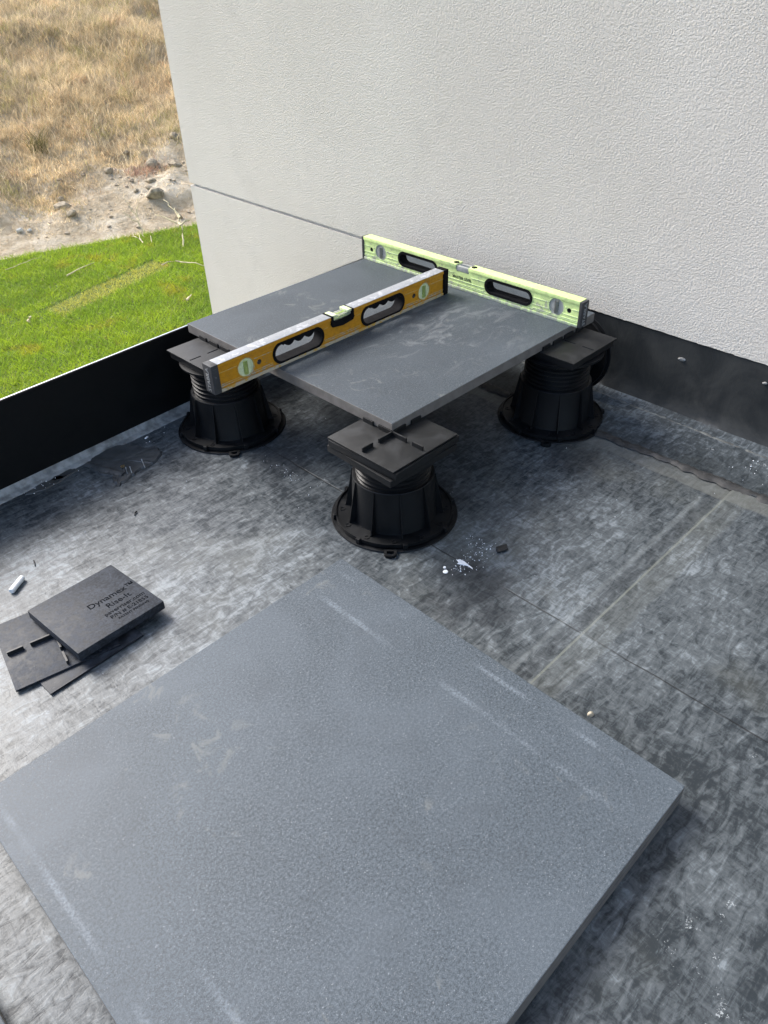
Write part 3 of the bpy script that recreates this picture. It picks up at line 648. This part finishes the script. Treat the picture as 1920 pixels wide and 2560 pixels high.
TAB_L, TAB_S, STUB = bend_tab(l_=.031), bend_tab(l_=.024), bend_tab(w_=.0034, l_=.026, h_=.0004)
def pedestal(lab, base, head, rot, mode):
    """mode 'cross': two spacer pads and standing tabs on all arms; 'edge_x'/'edge_y': tabs only along the paver edge."""
    p_ = tag(empty('paver_pedestal', (base[0], base[1], 0), rot), lab, 'pedestal', 'pedestals under the raised paver')
    link('base_disc', BASE, 'black_plastic', p_); fo = link('flange', FLANGE, 'black_plastic', p_)
    col_ = link('column', COLUMN, 'black_plastic', p_); link('threaded_collar', THREAD, 'black_plastic', p_)
    for k in range(10): link('rib', RIB, 'black_plastic', col_, rot=(0, 0, 2 * math.pi * (k + .35) / 10))
    for k in range(12): a = 2 * math.pi * (k + .1) / 12; link('bolt_hole', HOLE, 'black_plastic', fo, (.0965 * math.cos(a), .0965 * math.sin(a), .0098))
    for k in range(2): a = math.pi * k; link('lug', LUG, 'black_plastic', p_, (.114 * math.cos(a), .114 * math.sin(a), .0032), (0, 0, a))
    for k in range(8): a = 2 * math.pi * (k + .3) / 8; link('rim_clip', CLIP, 'black_plastic', fo, (.1105 * math.cos(a), .1105 * math.sin(a), .004), (0, 0, a))
    hx, hy = head[0] - base[0], head[1] - base[1]; c_, s_ = math.cos(-rot), math.sin(-rot); ho = (hx * c_ - hy * s_, hx * s_ + hy * c_)
    def hp(name, me, mat, loc, rz=0., parent=p_): return link(name, me, mat, parent, (ho[0] + loc[0] * c_ - loc[1] * s_, ho[1] + loc[0] * s_ + loc[1] * c_, loc[2]), (0, 0, rz - rot))
    zt = PT - .02 - .0004; b_ = .0775
    def slab(name, z0, z1, half, mat, dx=0., bev=.0012, rz=0.):
        bm = bmesh.new(); add_box(bm, (-half, -half, z0), (half, half, z1), bev); return hp(name, from_bm(bm, name, True), mat, (dx, -dx, 0), rz)
    if mode == 'cross':
        slab('top_plate', zt - .0030, zt, b_, 'pad_plastic', bev=.0006)
        slab('spacer_pad', zt - .0165, zt - .0042, b_ + .001, 'pad_plastic', .0014, rz=.022); slab('spacer_pad', zt - .0305, zt - .0180, b_ + .0005, 'pad_plastic', -.0010, rz=-.03)
        hp('head_disc', lathe([(.04, zt - .036), (.075, zt - .036), (.0775, zt - .034), (.0775, zt - .0298), (.04, zt - .0298)], 64), 'black_plastic', (0, 0, 0))
    else:
        slab('top_plate', zt - .0030, zt, b_, 'pad_plastic', bev=.0006); slab('spacer_pad', zt - .0175, zt - .0042, b_ - .004, 'pad_plastic')
        hp('head_disc', lathe([(.04, zt - .024), (.083, zt - .024), (.0855, zt - .022), (.0855, zt - .0182), (.083, zt - .0178), (.04, zt - .0178)], 72), 'black_plastic', (0, 0, 0))
    arms = {'cross': [(0, 1), (90, 1), (180, 1), (270, 1)], 'edge_y': [(90, 1), (270, 1), (180, 0)], 'edge_x': [(0, 1), (180, 1), (270, 0)]}[mode]
    for an, stand in arms:
        a = math.radians(an)
        for r0, me in (((.0015 if mode == 'cross' else .004), TAB_L), (.046, TAB_S)):
            if stand: hp('tab', me, 'pad_plastic', (r0 * math.cos(a), r0 * math.sin(a), zt), a)
            else: hp('slot', STUB, 'engraved', (r0 * math.cos(a), r0 * math.sin(a), zt), a)
    return p_
pedestal('black plastic pedestal under the near corner, nearest the foreground paver', (.022, .022), (0, 0), math.radians(221), 'cross')
pedestal('black plastic pedestal at the left beside the roof edge, under the yellow level end', (.003, .503), (0, .497), math.radians(236), 'edge_y')
pedestal('black plastic pedestal at the right beside the wall flashing', (.507, .012), (.497, 0), math.radians(210), 'edge_x')
pedestal('black plastic pedestal under the far corner, hidden by the raised paver', (.44, .44), (.44, .44), math.radians(200), 'edge_x')
# spare pedestal base tipped on its side between the right pedestal and the wall
sp = tag(empty('tipped_pedestal_base', (.676, -.015, .1)), 'black pedestal base tipped upright against the wall flashing', 'pedestal')
sp.rotation_euler = (0, math.radians(-84), 0); sp.location = (.636, .060, .088)
s_ = .76
for nm, me in (('base_disc', BASE), ('flange', FLANGE)):
    o = link(nm, me, 'black_plastic', sp, (0, 0, -.02)); o.scale = (s_, s_, 1)
o = link('column', lathe([(.058, .0095), (.055, .030), (.050, .030)], 60), 'black_plastic', sp, (0, 0, -.02)); 

# ---------------------------------------------------------------- spirit levels
def spirit_level(name, lab, origin, along, width, LEN, H, paint, rim, topmat, capmat, slots, vials, holes, notch, wave, textcap, vial_m, faces_text=None):
    """Local frame: u along the level, v up, depth behind the front face. Built as u->X, v->Z, depth->Y, then turned."""
    ang = math.atan2(along[1], along[0])
    lv = tag(empty(name, origin, ang), lab, 'spirit level')
    cap = .015 if wave else .007; u0, u1 = cap, LEN - cap; W = width; dirn = 1.
    n0, n1, nd = notch
    outer = [(u0, 0), (u1, 0), (u1, H), (n1, H), (n1, H - nd), (n0, H - nd), (n0, H), (u0, H)]
    loops = [outer] + [stadium(c_, zc, wd, hh) for c_, zc, wd, hh in slots] + [circle(c_, zc, r) for c_, zc, r in vials] + [circle(c_, zc, r, 16) for c_, zc, r in holes]
    web = .006
    def place(o, d): o.rotation_euler = (math.pi / 2, 0, 0); o.location = (0, d, 0); return o
    bw = W - .005
    place(link('body', fill2d(loops, bw, 'body'), paint, lv), W / 2)
    # rims and ridges on both faces
    def strip(nm, z0, z1, dep, mat, segs):
        for a, b in segs:
            for d0, d1 in ((.0025 - dep, .0032), (W - .0032, W - .0025 + dep)):
                bm = bmesh.new(); add_box(bm, (a, d0, z0), (b, d1, z1), .0004); link(nm, from_bm(bm, nm, True), mat, lv)
    strip('bottom_rim', .0, .0055, .0025, rim, [(u0, u1)]); strip('top_rim', H - .0065, H, .0022, paint, [(u0, n0), (n1, u1)])
    def gaps(z):
        cuts = []
        for c_, zc, wd, hh in slots:
            if abs(z - zc) < hh / 2 + .003: cuts.append((c_ - wd / 2 - .002, c_ + wd / 2 + .002))
        for c_, zc, r in vials:
            if abs(z - zc) < r + .002: q = math.sqrt(max(0, (r + .003) ** 2 - (z - zc) ** 2)); cuts.append((c_ - q, c_ + q))
        for c_, zc, r in holes:
            if abs(z - zc) < r + .002: cuts.append((c_ - r - .001, c_ + r + .001))
        if z > H - nd - .008: cuts.append((n0 - .008, n1 + .008))
        cuts.sort(); segs, a = [], u0
        for c0, c1 in cuts:
            if c0 > a: segs.append((a, c0))
            a = max(a, c1)
        segs.append((a, u1)); return [s for s in segs if s[1] - s[0] > .003]
    zs = (.0090, .0125, H * .66) if wave else (.0085, .0115, H * .36, H * .62, H * .88)
    for z in zs: strip('ridge', z, z + .0016, .0011, rim, gaps(z))
    for a, b in ((u0, n0), (n1, u1)):
        bm = bmesh.new(); add_box(bm, (a, .0004, H), (b, W - .0004, H + .0009), .0003); link('top_face', from_bm(bm, 'top_face', True), topmat, lv)
    # hand grips
    for c_, zc, wd, hh in slots:
        inner = stadium(c_, zc, wd - .0095, hh - .0095)
        if wave:
            q = []
            for x, z in inner:
                q.append((x, z))
            top_pts = [(c_ + wd / 2 - .026 - (wd - .052) * k / 40, zc + hh / 2 - .0055 - .0068 * abs(math.sin(math.pi * 3 * k / 40 + .25)) ** .8) for k in range(41)]
            lowr = [pq for pq in inner if not (abs(pq[0] - c_) < wd / 2 - .024 and pq[1] > zc)]
            rgt = [pq for pq in lowr if pq[0] > c_]; lft = [pq for pq in lowr if pq[0] <= c_]
            rgt.sort(key=lambda a_: math.atan2(a_[1] - zc, a_[0] - c_)); lft.sort(key=lambda a_: math.atan2(a_[1] - zc, a_[0] - c_) % (2 * math.pi))
            inner = rgt + top_pts + lft
        g = link('hand_grip', fill2d([stadium(c_, zc, wd + .0015, hh + .0015), inner], W - .001, 'grip'), 'rubber', lv); place(g, W / 2)
    # plumb vials
    for c_, zc, r in vials:
        d_ = link('plumb_vial', lathe([(0, .0035), (r - .0008, .0035), (r, .0042), (r, W - .0042), (r - .0008, W - .0035), (0, W - .0035)], 40), vial_m[0], lv, (c_, 0, zc), (-math.pi / 2, 0, 0))
        link('vial_tube', tube_mesh([[((-.0, -r * .72, .0042), .0048), ((0, r * .72, .0042), .0048)]], 'vial_tube', 12), vial_m[1], d_)
        for yy in (-.004, .004): link('vial_line', tube_mesh([[((-.005, yy, .0035), .0006), ((0, yy, .0000), .0006), ((.005, yy, .0035), .0006)]], 'vial_line'), 'print_black', d_)
        link('vial_ring', lathe([(r, .002), (r + .0012, .002), (r + .0012, .0036), (r - .0005, .0036), (r, .002)], 40), rim, d_)
    for c_, zc, r in holes: link('hang_hole', lathe([(r * .98, .0035), (r * .98, W - .0035), (r * .8, W - .0035), (r * .8, .0035), (r * .98, .0035)], 20), 'cap_grey', lv, (c_, 0, zc), (-math.pi / 2, 0, 0))
    # centre vial
    w0, w1 = n0 + .0006, n1 - .0006; zb = H - nd + .0006
    if wave:
        sh = [(w0, H + .0012), (w0, zb + .004), (w0 + .006, zb), (w1 - .006, zb), (w1, zb + .004), (w1, H + .0012), (w1 - .0055, H + .0012), (w1 - .0055, zb + .009), (w1 - .010, zb + .005), (w0 + .010, zb + .005), (w0 + .0055, zb + .009), (w0 + .0055, H + .0012)]
        place(link('vial_housing', fill2d([sh], W + .0012, 'housing'), 'rubber', lv), W / 2)
        low = [(n0 - .001, zb + .002), (n0 + .003, zb - .005), ((n0 + n1) / 2, zb - .0085), (n1 - .003, zb - .005), (n1 + .001, zb + .002)]
        place(link('vial_housing', fill2d([low], W + .0010, 'housing'), 'rubber', lv), W / 2)
        bm = bmesh.new(); add_box(bm, (w0 + .0062, .002, zb + .0062), (w1 - .0062, W - .002, H - .003), .001); vb = link('vial_block', from_bm(bm, 'vb', True), vial_m[2], lv)
        for a, b in ((w0 + .0045, w0 + .016), (w1 - .016, w1 - .0045)):
            bm = bmesh.new(); add_box(bm, (a, .001, H - .0028), (b, W - .001, H + .0020), .0008); link('vial_shoulder', from_bm(bm, 'vs', True), vial_m[0], lv)
    else:
        bm = bmesh.new(); add_box(bm, (w0, .002, zb), (w1, W - .002, H - .002), .001); link('vial_block', from_bm(bm, 'vb', True), vial_m[2], lv)
        for c_ in (n0 - .0075, n1 + .0075): link('top_screw', lathe([(0, .0), (.0062, .0), (.0062, .0012), (.0045, .0012), (.003, .0005), (0, .0005)], 24), 'rubber', lv, (c_, W / 2, H + .0004))
    link('bubble_vial', tube_mesh([[((w0 + .004, W / 2, H - nd * .45), .0055), ((w1 - .004, W / 2, H - nd * .45), .0055)]], 'bubble_vial', 14), vial_m[1], lv)
    # end caps
    for a, b, nm in ((0, u0 + .0004, 0), (u1 - .0004, LEN, 1)):
        bm = bmesh.new(); add_box(bm, (a, -.0006 if wave else .0006, -.0), (b, W + .0006 if wave else W - .0006, H + (.0012 if wave else .0002)), .0015)
        cp = link('end_cap', from_bm(bm, 'cap', True), capmat[nm], lv)
        if wave:
            bm = bmesh.new(); add_box(bm, (a + .0025, -.0016, .006), (b - .0025, W + .0016, H - .006), .0008); link('cap_rib', from_bm(bm, 'cr', True), capmat[nm], cp)
        if nm == textcap:
            tm = text_mesh('STABILA', .0125, .0002, bold=.0001); s = -1 if nm == 0 else 1
            o = link('raised_lettering', tm, 'cap_print', cp, (a - .0003 if nm == 0 else b + .0003, W / 2, H / 2))
            # glyph x runs up, glyph normal points out of the end
            nx = Vector((s, 0, 0)); gx = Vector((0, 0, 1)); gy = nx.cross(gx); o.rotation_euler = Matrix((gx, gy, nx)).transposed().to_euler()
    if faces_text:
        body, uc, zc, size = faces_text; o = link('printed_lettering', text_mesh(body, size, .00015, bold=.00012), 'print_black', lv, (uc, .0022, zc), (math.pi / 2, 0, 0))
    return lv
# yellow level: along +x, front face at y=.3044
y0 = .3044
X = lambda x: x + .1417
spirit_level('spirit_level', 'yellow box spirit level with wavy black grips across the raised paver', (-.1417, y0, PT + .0003), (1, 0), .026, .6307, .0545,
  'yellow_paint', 'yellow_rim', 'level_dusty', ('cap_grey', 'rubber'), [(X(.0585), .0262, .126, .0425), (X(.2865), .0262, .126, .0425)], [(X(-.067), .0268, .0178), (X(.4123), .0268, .0178)], [(X(-.0366), .0262, .0052), (X(.3806), .0262, .0052)], (X(.1418), X(.203), .0165), True, 0, ('vial_disc', 'vial_green', 'vial_clear'))
# green level: along -y from the far end, front face at x=.522 (depth towards +x)
Y = lambda y: .6176 - y
spirit_level('spirit_level', 'scuffed fluorescent green spirit level lying along the stucco wall', (.5225, .6176, PT + .0003), (0, -1), .025, .6366, .0535,
  'green_paint', 'green_rim', 'green_paint', ('cap_grey', 'cap_grey'), [(Y(.4305), .0285, .124, .034), (Y(.166), .0285, .126, .034)], [(Y(.5526), .0272, .0178), (Y(.0425), .0292, .0178)], [(Y(.5846), .0272, .0052), (Y(.0115), .0292, .0052)], (Y(.3124), Y(.2759), .0135), False, 1, ('vial_dusty', 'vial_dusty', 'vial_dusty'), ('MASTER LEVEL', Y(.2945), .0262, .0085))

# ---------------------------------------------------------------- loose plates on the floor
pl3 = tag(empty('loose_plate', (-.55, .163, 0), math.radians(2)), 'thin black plate at the bottom of the loose pile on the roof', 'plate', 'loose pedestal plates')
box('plate_sheet', (-.0775, -.0775, .0006), (.0775, .0775, .0032), 'loose_plastic', pl3, .0005)
box('rim_lip', (-.0775, -.0785, .0006), (.0775, -.0772, .0045), 'loose_plastic', pl3); box('tab', (.012, -.062, .003), (.016, -.045, .009), 'loose_plastic', pl3, .0004, (0, 0, 0))
pl2 = tag(empty('loose_plate', (-.567, .183, .0036), math.radians(-11)), 'black plate with standing tabs, in the middle of the loose pile', 'plate', 'loose pedestal plates')
box('plate_sheet', (-.0775, -.0775, 0), (.0775, .0775, .0034), 'pad_pitted', pl2, .0005)
for an in (0, 90, 180, 270):
    a = math.radians(an)
    for r0, l_ in ((.004, .033), (.047, .024)):
        bm = bmesh.new(); add_box(bm, (0, -.0016, .002), (l_, .0016, .0105), .0004); link('tab', from_bm(bm, 'tab'), 'flat_black', pl2, (r0 * math.cos(a), r0 * math.sin(a), 0), (0, 0, a))
pad = tag(empty('lettered_pad', (-.498, .174, .0120), 0), 'thick black pad with engraved lettering on top of the loose pile', 'pad', 'loose pedestal plates')
pad.rotation_euler = (math.radians(-2.6), math.radians(2.6), math.radians(4.0))
bm = bmesh.new(); add_box(bm, (-.0755, -.0755, 0), (.0755, .0755, .0150), .0012); link('pad_slab', from_bm(bm, 'pad', True), 'pad_pitted', pad)
for body, size, yy, xx in (('Dynamex™', .0175, .036, .031), ('Rise-It', .0165, .0165, .031), ('paverriser.com', .0118, .0005, .032), ('P/N # E-21855', .0112, -.012, .033), ('PATENT PENDING', .0066, -.0225, .034)):
    # lettering reads with its baseline along the pad's right-hand edge direction
    link('engraved_lettering', text_mesh(body, size, .00015, bold=.00018), 'engraved', pad, (xx * 1.0, yy - .033, .01505), (0, 0, 0))
# ---------------------------------------------------------------- small things on the roof
me = lathe([(0, -.0175), (.0042, -.0175), (.0050, -.0165), (.0052, 0), (.0050, .0165), (.0040, .0178), (0, .0175)], 20)
o = link('chalk_stick', me, 'chalk', loc=(-.557, .3445, .0053), rot=(math.pi / 2, 0, 0)); o.rotation_euler = (math.pi / 2, 0, math.radians(-55)); tag(o, 'short stub of white chalk on the roof by the left edge', 'chalk')
bm = bmesh.new(); add_box(bm, (-.010, -.007, 0), (.010, .007, .0032), .0006)
for q in bm.verts: q.co.z += .1 * (q.co.x + .01); q.co.x += .25 * q.co.y
o = link('plastic_chip', from_bm(bm, 'chip', True), 'flat_black', loc=(.073, -.190, .0008), rot=(0, 0, -.5)); tag(o, 'small flat black chip right of the near pedestal', 'chip')
o = link('pebble', rock_mesh(91), 'pebble', loc=(-.1218, -.4946, .0045)); o.scale = (.0055, .0045, .004); tag(o, 'single tan pebble beside the foreground paver', 'pebble')
tag(link('bent_wire', tube_mesh([[((-.5135, .372, .0012), .0008), ((-.5105, .381, .0022), .0009), ((-.5085, .389, .0012), .0008)]], 'wire'), 'flat_black'), 'short bent black wire on the roof above the chalk', 'wire')
tag(link('wire_offcut', tube_mesh([[((-.318, .372, .0016), .0014), ((-.314, .377, .0030), .0016), ((-.309, .379, .0020), .0014)]], 'offcut'), 'flat_black'), 'tiny black rubber offcut on the pale roof area', 'offcut')
def flake(name, lab, outline, z=.0006, mat='white_paint', cat='flake'):
    bm = bmesh.new(); lo = [bm.verts.new((x, y, z)) for x, y in outline]; cxm = sum(x for x, y in outline) / len(outline); cym = sum(y for x, y in outline) / len(outline)
    hi = [bm.verts.new((cxm + (x - cxm) * .85, cym + (y - cym) * .85, z + .0014)) for x, y in outline]; bm.faces.new(hi); n = len(lo)
    for k in range(n): bm.faces.new((lo[k], lo[(k + 1) % n], hi[(k + 1) % n], hi[k]))
    return tag(link(name, from_bm(bm, name), mat), lab, cat, 'white specks on the roof')
flake('paint_flake', 'forked white paint flake on the crease near the near pedestal', [(-.001, -.150), (.004, -.153), (.005, -.163), (.003, -.172), (.0015, -.184), (-.001, -.186), (-.0005, -.174), (-.004, -.166), (-.0075, -.160), (-.0085, -.157), (-.004, -.157)])
flake('paint_drop', 'round white paint drop left of the forked flake', [(-.037 + .0045 * math.cos(a), -.1563 + .0045 * math.sin(a)) for a in np.linspace(0, 6.28, 14, endpoint=False)])
flake('paint_drop', 'smaller white paint drop just behind the round drop', [(-.030 + .0026 * math.cos(a), -.148 + .0026 * math.sin(a)) for a in np.linspace(0, 6.28, 12, endpoint=False)])
flake('white_chip', 'small white chip beside the right edge of the foreground paver', [(-.329, -.648), (-.322, -.647), (-.319, -.651), (-.322, -.655), (-.328, -.654)])
flake('white_chip', 'small white chip on the dark roof left of the far crease', [(-.160, .600), (-.152, .603), (-.150, .600), (-.158, .597)])
# stucco crumbs stuck on the flashing
for i, (y, z, r, lab) in enumerate([(-.17, .127, .0085, 'larger crumb of stucco stuck on the dark flashing'), (-.345, .135, .006, 'smaller crumb of stucco stuck on the flashing at the right')]):
    o = link('stucco_crumb', rock_mesh(60 + i), 'render_debris', loc=(xw(y) + .001, y, z), rot=(0, 0, .3)); o.scale = (.003, r, r * .55); tag(o, lab, 'crumb', 'stucco crumbs on the flashing')
# white grit
V, F = [], []
def grit(cx, cy, sx, sy, n, rot=0., smin=.0003, smax=.0010, z=.0012):
    for _ in range(n):
        a, b = rng.standard_normal() * sx, rng.standard_normal() * sy; x = cx + a * math.cos(rot) - b * math.sin(rot); y = cy + a * math.sin(rot) + b * math.cos(rot)
        s = rng.uniform(smin, smax); k = len(V); an = rng.uniform(0, 6.28); el = rng.uniform(.5, 2.2)
        for j in range(4): q = an + j * math.pi / 2; V.append((x + s * math.cos(q) * (el if j % 2 else 1), y + s * math.sin(q) * (el if j % 2 else 1), z - .001))
        V.append((x, y, z + s * .8)); F.extend([(k + j, k + (j + 1) % 4, k + 4) for j in range(4)])
grit(.035, -.165, .022, .014, 45, .3); grit(-.012, -.168, .012, .008, 25); grit(.06, -.15, .010, .016, 18); grit(-.03, .27, .008, .05, 26); grit(-.30, -.735, .024, .014, 45, .5); grit(-.24, -.74, .02, .012, 20)
grit(-.03, -.69, .010, .025, 25); grit(-.2, -.6, .1, .2, 14, 0, .0003, .0009); grit(-.4, .3, .3, .2, 22, 0, .0003, .0010); grit(.3, -.25, .2, .2, 14, 0, .0003, .0009); grit(.60, -.40, .035, .035, 16, 0, .0003, .0012, .006)
grit(-.37, .60, .05, .012, 20, 0, .0004, .0012, .003); grit(-.16, .60, .05, .02, 10)
me = bpy.data.meshes.new('white_grit'); me.from_pydata(V, [], F); tag(link('white_grit', me, 'white_paint'), 'fine white grit scattered over the roof membrane', 'grit', kind='stuff')
